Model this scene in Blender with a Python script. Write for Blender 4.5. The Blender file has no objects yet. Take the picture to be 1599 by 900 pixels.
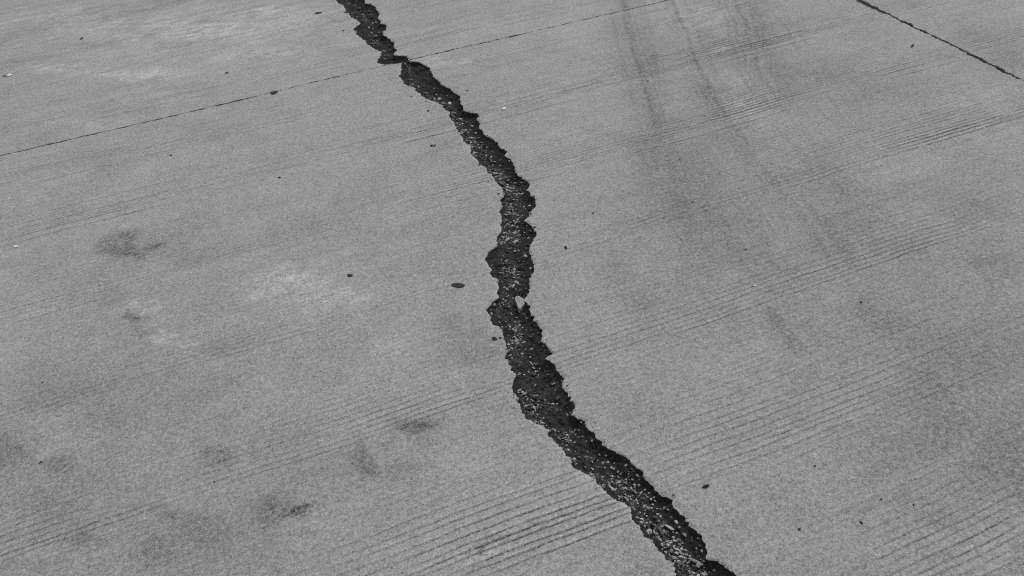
import bpy, math, random
import numpy as np
from mathutils import Matrix, Vector, noise as mnoise

scene = bpy.context.scene
# ------------------------------------------------------------------ camera
cam_data = bpy.data.cameras.new("camera")
cam = bpy.data.objects.new("camera", cam_data)
scene.collection.objects.link(cam)
cam_data.sensor_width = 36.0
cam_data.lens = 26.0
cam_data.clip_start = 0.05
cam_data.clip_end = 2000.0
ROT = Matrix(((0.9332863985, 0.2895422866, -0.2124659092),
              (-0.3508869460, 0.6091147044, -0.7112366891),
              (-0.0765169878, 0.7383390421, 0.6700750775)))
cam.matrix_world = Matrix.Translation((0, 0, 1.6)) @ ROT.to_4x4()
scene.camera = cam
# ------------------------------------------------------------------ light: bright overcast day, sun veiled, high and to the far right
SUN_EL, SUN_AZ = 48.0, 52.0            # azimuth measured from +Y towards +X
world = bpy.data.worlds.new("World")
scene.world = world
world.use_nodes = True
wn, wl = world.node_tree.nodes, world.node_tree.links
wn.clear()
sky = wn.new("ShaderNodeTexSky")
sky.sky_type = 'NISHITA'
sky.sun_disc = False
sky.sun_elevation = math.radians(SUN_EL)
sky.sun_rotation = math.radians(SUN_AZ)
bw = wn.new("ShaderNodeRGBToBW")       # a grey, clouded sky: the photograph is black and white
bg = wn.new("ShaderNodeBackground")
bg.inputs["Strength"].default_value = 0.14
wo = wn.new("ShaderNodeOutputWorld")
wl.new(sky.outputs[0], bw.inputs[0]); wl.new(bw.outputs[0], bg.inputs["Color"]); wl.new(bg.outputs[0], wo.inputs[0])
sun_data = bpy.data.lights.new("sun", 'SUN')
sun_data.energy = 1.5
sun_data.angle = math.radians(14)
sun = bpy.data.objects.new("sun", sun_data)
scene.collection.objects.link(sun)
_e, _a = math.radians(SUN_EL), math.radians(SUN_AZ)
to_sun = Vector((math.sin(_a) * math.cos(_e), math.cos(_a) * math.cos(_e), math.sin(_e)))
sun.rotation_euler = to_sun.to_track_quat('Z', 'Y').to_euler()
sun.location = to_sun * 20
vs = scene.view_settings
vs.view_transform = 'Standard'; vs.look = 'None'; vs.exposure = 0.38; vs.gamma = 1.0; vs.use_curve_mapping = False

rng = np.random.default_rng(7)
random.seed(7)
col = scene.collection
scene.cycles.use_denoising = False      # the fine grain of the concrete must survive
scene.cycles.filter_width = 1.1
# measured outlines, marks and stones, in metres on the pavement
DATA = {
    "ML": [[0.5051,0.6495],[0.5135,0.667],[0.5155,0.676],[0.5082,0.689],[0.5045,0.7056],[0.5034,0.7213],[0.4975,0.7375],[0.4905,0.7613],[0.4859,0.7792],[0.491,0.7904],[0.4814,0.8009],[0.4795,0.8199],[0.4857,0.832],[0.4892,0.8454],[0.4818,0.8543],[0.4718,0.8718],[0.4641,0.8771],[0.4606,0.8979],[0.4554,0.9157],[0.4452,0.938],[0.4413,0.9557],[0.4293,0.9752],[0.4178,0.9926],[0.4144,1.0127],[0.4148,1.0337],[0.4114,1.0545],[0.4019,1.0826],[0.3976,1.1023],[0.3876,1.1089],[0.3924,1.127],[0.3995,1.133],[0.3918,1.1501],[0.3802,1.1622],[0.3676,1.1771],[0.3573,1.1934],[0.3565,1.2104],[0.3592,1.2368],[0.3644,1.2454],[0.3596,1.2525],[0.3644,1.2701],[0.3571,1.291],[0.3628,1.3113],[0.3769,1.3359],[0.3879,1.352],[0.3839,1.3752],[0.389,1.3863],[0.3858,1.4042],[0.3868,1.4314],[0.3973,1.4434],[0.401,1.4587],[0.4058,1.4911],[0.4069,1.5111],[0.4125,1.5263],[0.4127,1.5442],[0.4008,1.5634],[0.3929,1.5886],[0.398,1.594],[0.3991,1.6122],[0.3984,1.6378],[0.4135,1.6533],[0.4269,1.6685],[0.439,1.6705],[0.4524,1.6774],[0.4606,1.7002],[0.4741,1.7346],[0.4817,1.7587],[0.4712,1.7796],[0.4665,1.8014],[0.4778,1.8175],[0.4704,1.8356],[0.4746,1.8741],[0.4912,1.9019],[0.5136,1.9159],[0.5325,1.926],[0.5477,1.9421],[0.5455,1.959],[0.5558,1.9779],[0.5776,1.9915],[0.5872,2.0114],[0.5867,2.0366],[0.6027,2.0539],[0.6078,2.0812],[0.6108,2.1101],[0.6322,2.1347],[0.6385,2.1765],[0.6603,2.1976],[0.67,2.2206],[0.6718,2.2575],[0.6622,2.2962],[0.668,2.3424],[0.6537,2.3698],[0.6618,2.4011],[0.6503,2.4381],[0.6468,2.4925],[0.6415,2.5384],[0.653,2.5819],[0.6451,2.6311],[0.6506,2.6569],[0.6504,2.6918],[0.6518,2.7325],[0.654,2.7856],[0.6509,2.8368],[0.6578,2.8836],[0.6714,2.9084],[0.6542,2.9307],[0.6506,2.9787],[0.6372,3.0365],[0.6142,3.0628],[0.5951,3.1043],[0.5927,3.1406],[0.5822,3.1819],[0.5824,3.2178],[0.5639,3.2427],[0.5523,3.2712],[0.5493,3.3213],[0.5464,3.3608],[0.5614,3.3947],[0.5817,3.462],[0.599,3.5045],[0.5799,3.5074],[0.5512,3.5116],[0.5188,3.5139],[0.4931,3.5448],[0.4805,3.5765],[0.503,3.6092],[0.5257,3.6424],[0.5315,3.6818],[0.4985,3.7621],[0.4845,3.8239],[0.4879,3.872],[0.4718,3.9278],[0.4592,3.9777],[0.4677,4.0108],[0.4585,4.0356],[0.4663,4.0651],[0.5073,4.1148],[0.5022,4.1788],[0.4811,4.2381],[0.4819,4.2797],[0.4606,4.3139],[0.4783,4.3568],[0.4746,4.436],[0.4554,4.4759],[0.4458,4.5386]],
    "MR": [[0.6287,0.5983],[0.6183,0.6277],[0.6128,0.6448],[0.5979,0.6552],[0.5866,0.6608],[0.5917,0.672],[0.6023,0.6947],[0.6043,0.7146],[0.6024,0.7366],[0.5944,0.7634],[0.5887,0.7859],[0.5851,0.8098],[0.5898,0.821],[0.5796,0.8368],[0.5735,0.851],[0.5737,0.8704],[0.5687,0.8904],[0.5612,0.8996],[0.5567,0.9279],[0.5541,0.9538],[0.5473,0.9756],[0.5363,0.9932],[0.5222,1.0123],[0.5129,1.0381],[0.5045,1.0551],[0.5023,1.0739],[0.4953,1.1065],[0.4933,1.1305],[0.4809,1.1572],[0.4909,1.167],[0.4971,1.1787],[0.4954,1.1941],[0.486,1.2032],[0.4961,1.2085],[0.4912,1.2281],[0.4923,1.2528],[0.5097,1.2836],[0.5071,1.3005],[0.4983,1.3098],[0.5058,1.325],[0.5041,1.3446],[0.4914,1.3669],[0.495,1.3753],[0.5078,1.3773],[0.5142,1.3827],[0.5129,1.4186],[0.5052,1.4423],[0.5177,1.4627],[0.5243,1.4864],[0.523,1.5141],[0.5147,1.5302],[0.522,1.5485],[0.5211,1.5676],[0.5293,1.6019],[0.5286,1.625],[0.5271,1.6322],[0.5392,1.6463],[0.5577,1.6709],[0.5676,1.6901],[0.5784,1.723],[0.5992,1.7412],[0.6077,1.7622],[0.6215,1.8142],[0.6249,1.8464],[0.6449,1.8789],[0.6667,1.9036],[0.6885,1.9248],[0.6923,1.9431],[0.6842,1.9594],[0.6843,1.9841],[0.6768,2.0213],[0.6983,2.0319],[0.7103,2.056],[0.7366,2.0778],[0.7534,2.1006],[0.7614,2.1236],[0.7552,2.1496],[0.7628,2.2017],[0.7804,2.2262],[0.7711,2.2697],[0.7567,2.2944],[0.7581,2.3261],[0.7714,2.3753],[0.7695,2.4286],[0.7616,2.4594],[0.7798,2.4823],[0.7701,2.5204],[0.7647,2.568],[0.7624,2.6092],[0.7417,2.6317],[0.7384,2.6803],[0.7411,2.7268],[0.7516,2.7577],[0.7467,2.7913],[0.7682,2.8111],[0.7678,2.8367],[0.736,2.8668],[0.7235,2.893],[0.7354,2.9159],[0.7347,2.9661],[0.7518,3.0247],[0.736,3.0682],[0.7312,3.1133],[0.7118,3.1529],[0.7077,3.2137],[0.697,3.2646],[0.7011,3.3466],[0.7015,3.4176],[0.6701,3.4719],[0.6402,3.5096],[0.6439,3.5364],[0.6392,3.57],[0.6193,3.5841],[0.5873,3.6111],[0.5941,3.6455],[0.6126,3.652],[0.6053,3.6911],[0.6189,3.7676],[0.6032,3.8547],[0.5894,3.8862],[0.597,3.9338],[0.6207,3.9436],[0.635,3.9885],[0.6294,4.0263],[0.6091,4.0485],[0.6237,4.0798],[0.6137,4.1163],[0.6384,4.1999],[0.6352,4.2767],[0.6394,4.3122],[0.6235,4.3606],[0.5975,4.3823],[0.6059,4.439]],
    "dark": [[-0.7188,2.587,19.8897,0.4649,-9.599,-19.571,0.65],[-0.7009,2.491,14.9167,0.2875,-13.2891,-27.3355,0.7],[-0.6086,2.4911,44.1041,-0.2179,-29.4679,-60.3372,0.7],[-0.6711,2.0902,38.3198,0.491,-20.3886,-43.6574,0.8],[-0.6268,2.018,42.0816,-0.0079,-24.4451,-52.6313,0.3],[-0.2906,2.0776,66.8644,-6.6286,-26.8824,-56.553,0.35],[-1.0994,2.6155,32.9136,3.9472,-13.4186,-27.7937,0.25],[-1.0139,2.6349,15.0762,1.4732,-4.7275,-9.7324,0.15],[-0.7517,2.2258,16.1851,0.567,-11.3094,-23.9683,0.18],[-0.4732,2.3326,25.006,-1.0562,-15.4364,-31.9087,0.22],[0.0855,1.2931,25.0713,-6.8408,-20.9766,-47.2258,0.65],[0.058,1.2913,12.3362,-3.238,-10.5611,-23.8156,0.15],[0.0084,1.2718,56.4659,-13.8519,-38.8753,-88.0873,0.4],[-0.0643,1.2371,22.3228,-4.9157,-18.335,-41.8685,0.5],[-0.0923,1.2515,11.6215,-2.4187,-10.0564,-22.9583,0.14],[0.0101,1.1746,23.3329,-5.9637,-13.7514,-31.5122,0.2],[0.0904,1.2266,37.5441,-10.5836,-24.5335,-55.6488,0.15],[-0.2556,1.156,41.5769,-6.2443,-22.1702,-51.6093,0.7],[-0.323,1.1772,24.1721,-2.9471,-12.3374,-28.7459,0.4],[-0.2893,1.1666,12.5213,-1.7029,-8.5341,-19.8754,0.12],[-0.4902,1.2011,13.4885,-0.7344,-8.1158,-19.0156,0.25],[-0.6195,1.2008,19.6324,-0.062,-9.0116,-21.2516,0.25],[-0.5516,1.1994,6.5727,-0.1979,-4.1964,-9.8645,0.08],[-0.5564,1.3011,31.6449,-0.8575,-21.6167,-50.2284,0.35],[-0.4541,1.4034,24.8388,-1.5812,-13.2186,-30.2004,0.4],[-0.8518,1.5551,19.2084,1.4988,-17.9107,-41.0231,0.4],[-0.9957,1.6819,24.2054,2.9695,-7.5368,-17.1402,0.35],[-0.7412,1.6776,14.3842,0.5457,-8.9662,-20.1474,0.18],[-0.7866,1.2901,22.3361,1.3617,-22.954,-54.0162,0.35],[-0.8793,1.2572,13.8815,1.3564,-23.9876,-56.9233,0.2],[0.1339,0.8727,28.6877,-9.9605,-20.4082,-48.1787,0.35],[0.1211,0.8541,127.505,-43.902,-82.9767,-196.4614,0.9],[0.1738,0.8732,34.7136,-12.6829,-26.9358,-63.4541,0.3],[-0.1572,0.9394,55.1127,-11.4701,-41.8454,-99.4624,0.4],[-0.8635,1.4092,16.2727,1.4075,-10.8091,-25.1851,0.2],[-0.8111,3.1786,19.203,0.7841,-6.6457,-12.8459,0.22],[-0.3517,3.2308,11.9132,-0.7217,-5.7341,-10.7798,0.14],[-0.9043,4.6191,9.7308,0.4535,-12.181,-20.8034,0.25],[-1.098,4.4995,7.6051,0.6149,-10.6873,-18.6117,0.15],[-0.4565,4.3569,4.8615,-0.1464,-10.3784,-17.7248,0.15],[-0.3536,3.7093,8.1139,-0.4418,-7.3877,-13.2879,0.12],[0.132,4.0123,7.2719,-1.0358,-6.4161,-10.9578,0.12],[1.3071,1.893,6.2819,-3.7824,-1.8702,-3.6894,0.12],[1.951,1.1772,7.8864,-8.1429,-3.9809,-8.2123,0.07],[3.0376,2.1608,7.0069,-7.3778,-4.4032,-7.6391,0.3],[3.0964,2.3955,5.3745,-5.3867,-4.8634,-8.2046,0.2],[1.4509,1.1865,27.0025,-22.3894,-8.4589,-17.9271,0.08],[1.4527,1.0809,20.1416,-17.4513,-11.5012,-24.6782,0.1],[1.5229,0.937,6.4659,-6.1605,-5.732,-12.4642,0.15],[1.6474,0.8405,9.0311,-9.5091,-4.4282,-9.6755,0.15],[1.3374,0.7637,8.2084,-7.7404,-6.6144,-14.8424,0.17],[1.2237,0.7269,8.5083,-7.6946,-5.2107,-11.8193,0.18],[1.3254,0.5714,8.6772,-8.9594,-5.6403,-12.9728,0.25],[1.1316,0.5263,13.8325,-13.1791,-12.2109,-28.5473,0.15],[1.1114,1.0336,16.0231,-11.8381,-8.859,-19.4774,0.15],[0.8502,1.6034,19.7863,-10.0011,-3.4492,-7.2009,0.09],[0.856,1.4833,12.8114,-6.7795,-5.8486,-12.3725,0.1],[2.1335,2.4622,5.0069,-3.655,-2.6888,-4.7693,0.06],[2.4307,2.0976,4.3876,-3.9261,-3.5148,-6.3648,0.15],[2.5719,1.8404,7.8617,-7.9584,-7.8865,-14.5598,0.2],[2.3432,2.344,4.9696,-4.0292,-3.266,-5.793,0.12],[1.9162,1.5842,5.2097,-4.563,-3.8699,-7.6342,0.12],[2.0763,1.3777,7.4022,-7.419,-8.8507,-17.7108,0.15],[1.4451,0.6293,12.4536,-13.2407,-3.5164,-7.9761,0.2],[1.6038,2.834,5.0227,-2.6979,-0.9559,-1.6833,0.08],[1.3758,2.1489,3.9277,-2.2682,-1.1131,-2.1285,0.1],[2.2736,3.0145,6.753,-4.5198,-1.3371,-2.2271,0.06],[1.8548,1.8483,1.0588,-0.8296,-0.4772,-0.9175,0.1],[1.354,0.8254,1.9308,-1.7833,-0.8275,-1.8412,0.13],[-0.7563,1.4446,2.4121,0.1124,-1.147,-2.6476,0.1],[1.5507,0.9898,49.3653,-46.5511,-82.9949,-179.0532,0.8],[0.3094,1.4951,9.008,-2.9979,-7.3224,-15.9227,0.25],[0.3014,1.596,21.9105,-6.979,-15.3038,-32.9161,0.22],[0.2732,1.7095,23.4695,-6.9776,-14.5264,-30.8973,0.12],[-0.4173,1.8293,12.8645,-0.8586,-15.522,-33.7529,0.18],[-0.4069,1.7048,26.6914,-1.9465,-20.6722,-45.5471,0.2],[-0.8445,2.4151,9.3488,0.5432,-6.3242,-13.2031,0.12],[-0.8679,1.878,9.1944,0.6914,-5.4915,-12.1468,0.15],[-0.6269,1.7421,9.1748,-0.0017,-6.7662,-15.0107,0.1],[-0.3242,1.9904,8.0414,-0.7366,-14.0889,-29.9669,0.08]],
    "pale": [[-0.805,4.7588,1.0855,0.0317,-1.164,-1.9555,0.16],[-0.0998,4.4395,1.7332,-0.1588,-1.4691,-2.447,0.14],[-0.1278,2.0356,7.6752,-1.1428,-4.7608,-9.9776,0.35],[-0.1844,2.0989,15.2341,-1.9741,-9.3373,-19.4935,0.3],[0.0074,1.8845,12.3406,-2.4448,-11.6546,-24.6548,0.4],[-0.5588,1.9367,17.0397,-0.3592,-50.2865,-108.8498,0.6],[-0.4874,1.9037,50.9631,-2.2146,-37.8496,-81.9289,0.6],[-0.6268,2.1158,17.5217,-0.0033,-15.5431,-33.1189,0.4],[-0.6781,2.1568,48.913,0.7131,-27.684,-58.8833,0.4],[-0.2947,2.0795,21.2784,-2.0827,-11.1987,-23.5589,0.35],[0.1036,1.6189,16.5673,-4.1209,-10.4646,-22.6814,0.25],[-1.1146,5.1581,3.4042,0.256,-3.0244,-4.9933,0.3],[-0.3071,4.5639,2.522,-0.1373,-4.8459,-8.0714,0.3],[-0.3846,4.4295,4.7658,-0.2013,-10.1081,-17.0949,0.4],[-0.6264,4.059,6.2674,-0.0012,-8.6006,-15.2009,0.45],[0.0612,4.5745,2.967,-0.3466,-5.5924,-9.1335,0.3],[-1.1245,4.4264,5.1523,0.4457,-13.117,-23.0144,0.45],[-0.885,4.2053,7.8447,0.3656,-11.3222,-20.011,0.35],[0.026,3.9841,8.4477,-1.0407,-6.5403,-11.2589,0.35],[-0.236,4.0477,10.0272,-0.7312,-8.2653,-14.3392,0.2],[0.7956,3.3558,10.0984,-3.0734,-8.9749,-15.712,0.4],[0.7247,3.4529,15.0122,-4.2528,-14.0687,-24.5004,0.3],[-0.5661,3.7525,5.4993,-0.0665,-7.4758,-13.5374,0.25],[-0.8875,3.6463,5.8388,0.3058,-10.0369,-18.6446,0.2],[2.1006,3.2107,6.6822,-4.0235,-3.2244,-5.3236,0.35],[2.0688,2.8134,10.2026,-6.6551,-4.544,-7.81,0.3],[1.8854,2.5323,10.2173,-6.6647,-5.0865,-9.0861,0.3],[1.7983,2.3511,10.6763,-7.0547,-6.257,-11.4423,0.3],[1.7694,2.216,10.9905,-7.4501,-9.2317,-17.1489,0.3],[2.4942,2.7107,6.8962,-5.3409,-5.0903,-8.623,0.15],[2.6458,1.9788,6.0813,-6.0344,-4.944,-8.9527,0.25],[2.5389,1.7467,8.0274,-8.2885,-4.9285,-9.2106,0.3],[1.9982,1.6779,8.8323,-7.7357,-5.5051,-10.697,0.2],[1.9948,3.4203,4.3653,-2.4148,-6.1599,-10.0326,0.2],[0.1372,0.8372,21.3003,-7.5498,-25.0945,-59.4891,0.4],[0.0736,0.881,21.2876,-6.7806,-24.7123,-58.462,0.3],[1.0551,1.1939,9.3148,-6.2344,-5.4599,-11.8145,0.12],[-0.856,1.6089,30.1695,2.3541,-19.1,-43.4932,0.2],[-0.7797,1.5869,39.9017,2.0895,-23.8032,-54.1332,0.2],[0.7012,1.0473,13.058,-7.3289,-31.9537,-71.7022,0.2]],
    "streaks": [[[[1.876,3.648],[1.709,3.218],[1.539,2.762],[1.399,2.386],[1.256,1.988]],0.0365,0.28],[[[1.97,3.589],[1.846,3.271],[1.661,2.877],[1.521,2.535]],0.0251,0.2],[[[2.217,3.436],[2.081,3.13],[1.949,2.788]],0.0241,0.12],[[[2.47,3.278],[2.321,2.986],[2.163,2.665],[2.018,2.326],[1.937,2.069]],0.0241,0.18],[[[1.313,2.403],[1.245,2.166],[1.147,1.842]],0.0208,0.16],[[[2.122,3.495],[2.008,3.192],[1.872,2.872],[1.786,2.623],[1.726,2.422],[1.665,2.186],[1.612,1.935]],0.0284,0.36],[[[2.372,3.339],[2.245,3.05],[2.116,2.81],[1.991,2.543],[1.907,2.273],[1.849,2.033]],0.035,0.34],[[[2.533,3.239],[2.369,2.785],[2.209,2.351],[2.049,1.981]],0.0403,0.14],[[[1.729,2.62],[1.688,2.412],[1.603,2.109],[1.528,1.781]],0.0228,0.26],[[[1.477,1.32],[1.452,1.202],[1.439,1.078],[1.408,1.004]],0.021,0.1],[[[1.181,1.298],[1.169,1.155],[1.152,1.054]],0.0244,0.18],[[[0.88,1.734],[0.832,1.544],[0.768,1.298]],0.0443,0.09],[[[1.628,1.966],[1.54,1.545],[1.452,1.202]],0.0317,0.15],[[[1.256,1.988],[1.154,1.638],[1.066,1.276]],0.0427,0.12],[[[1.864,2.052],[1.757,1.621],[1.664,1.214]],0.0363,0.12],[[[1.903,1.218],[1.85,1.092],[1.794,0.98]],0.037,0.13],[[[1.614,1.609],[1.578,1.431],[1.539,1.307]],0.0306,0.16],[[[1.325,1.753],[1.285,1.537],[1.249,1.282]],0.0382,0.12],[[[1.832,1.988],[1.749,1.713],[1.694,1.528]],0.0298,0.14],[[[1.42,0.944],[1.399,0.829],[1.35,0.693]],0.0355,0.14],[[[1.031,1.552],[0.998,1.308],[0.981,1.146]],0.0381,0.1]],
    "grv": [[0.3518,0.8876,4.9617,-2.201,-4.1799,-9.739,1.3],[0.1445,0.9033,5.1871,-1.801,-4.7819,-11.2408,1.1],[0.0851,1.0211,3.7817,-1.151,-3.7312,-8.6739,0.3],[-0.8242,1.2968,4.8156,0.3621,-5.1228,-12.0681,0.8],[-0.5963,1.2559,5.4147,-0.0655,-7.4879,-17.5251,0.5],[1.1412,0.4625,4.3287,-4.2952,-4.2531,-10.0193,0.8],[1.1496,0.5452,3.6514,-3.4789,-2.9985,-6.9864,0.45],[0.9013,0.9353,2.872,-1.9468,-3.2752,-7.3697,0.6],[1.2961,0.9244,3.1742,-2.7204,-2.5948,-5.7223,0.45],[0.8186,1.2198,3.7293,-2.1233,-4.232,-9.2467,0.5],[1.4412,1.3203,2.7952,-2.19,-3.562,-7.4364,0.75],[1.8852,1.3173,2.9797,-2.8389,-3.2934,-6.7089,0.8],[1.0659,1.276,3.7905,-2.4725,-5.2135,-11.1673,0.5],[2.4119,1.8701,3.5581,-3.39,-2.8172,-5.2333,1.1],[2.2041,1.8445,5.5284,-4.9469,-6.2339,-11.7535,0.7],[2.0146,2.8936,3.5476,-2.2245,-2.9757,-5.0902,1.1],[2.2673,2.8446,4.6261,-3.2155,-4.3954,-7.4459,0.5],[1.8366,2.3616,3.9753,-2.6607,-3.101,-5.6524,1.0],[1.9972,1.9542,4.1894,-3.3584,-3.5202,-6.637,0.4],[1.7809,1.7897,5.1078,-3.9559,-6.7971,-13.2075,0.5],[2.589,2.2746,4.8669,-4.355,-6.7435,-11.8754,0.7],[3.0443,2.3071,5.4801,-5.5476,-7.5505,-12.8952,0.4],[0.0379,1.3549,3.9005,-0.9702,-6.5677,-14.717,0.75],[0.2769,1.2847,7.5901,-2.6353,-10.1257,-22.594,0.6],[-0.3058,1.2911,4.2901,-0.5285,-6.8562,-15.7503,0.5],[-0.1821,1.3241,4.8163,-0.8111,-7.8481,-17.8481,0.4],[-1.0338,2.8391,4.7787,0.4669,-4.3622,-8.8087,0.7],[-0.6986,2.7412,4.6609,0.0816,-7.706,-15.4558,0.5],[-0.9776,2.2635,5.5462,0.542,-7.6997,-16.4353,0.45],[-0.7936,2.2456,6.0781,0.2833,-13.5433,-28.7025,0.4],[-0.3327,1.8971,5.5164,-0.5053,-7.3843,-15.8717,0.35],[-0.1268,1.6525,3.2132,-0.5411,-4.0283,-8.8016,0.3],[-0.8597,1.7682,5.1933,0.3905,-5.8186,-13.0201,0.35],[-0.9038,1.5085,7.0266,0.6866,-6.832,-15.7708,0.4],[0.4935,2.8412,5.7839,-1.5581,-4.3985,-8.2202,0.3],[0.4198,3.7122,7.4235,-1.545,-6.757,-11.6775,0.35],[0.5664,3.758,9.6615,-2.2714,-8.2039,-14.0112,0.3],[0.025,4.2647,4.6974,-0.5488,-7.585,-12.7423,0.25],[-0.9721,4.6109,4.9062,0.2851,-7.6822,-13.1727,0.4],[-1.1973,4.5118,5.1119,0.4995,-8.0729,-14.1118,0.4],[0.8476,1.9491,2.5029,-1.1293,-1.9648,-3.9499,0.05],[-0.467,1.0834,5.1867,-0.3462,-12.2412,-29.0488,0.4],[2.2635,3.112,4.4405,-2.8965,-6.5098,-10.7479,0.3],[2.2064,2.0977,5.2809,-4.3788,-6.475,-11.8789,0.35],[0.5071,1.2821,8.4525,-3.6853,-6.9638,-15.3574,0.5]],
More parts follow.
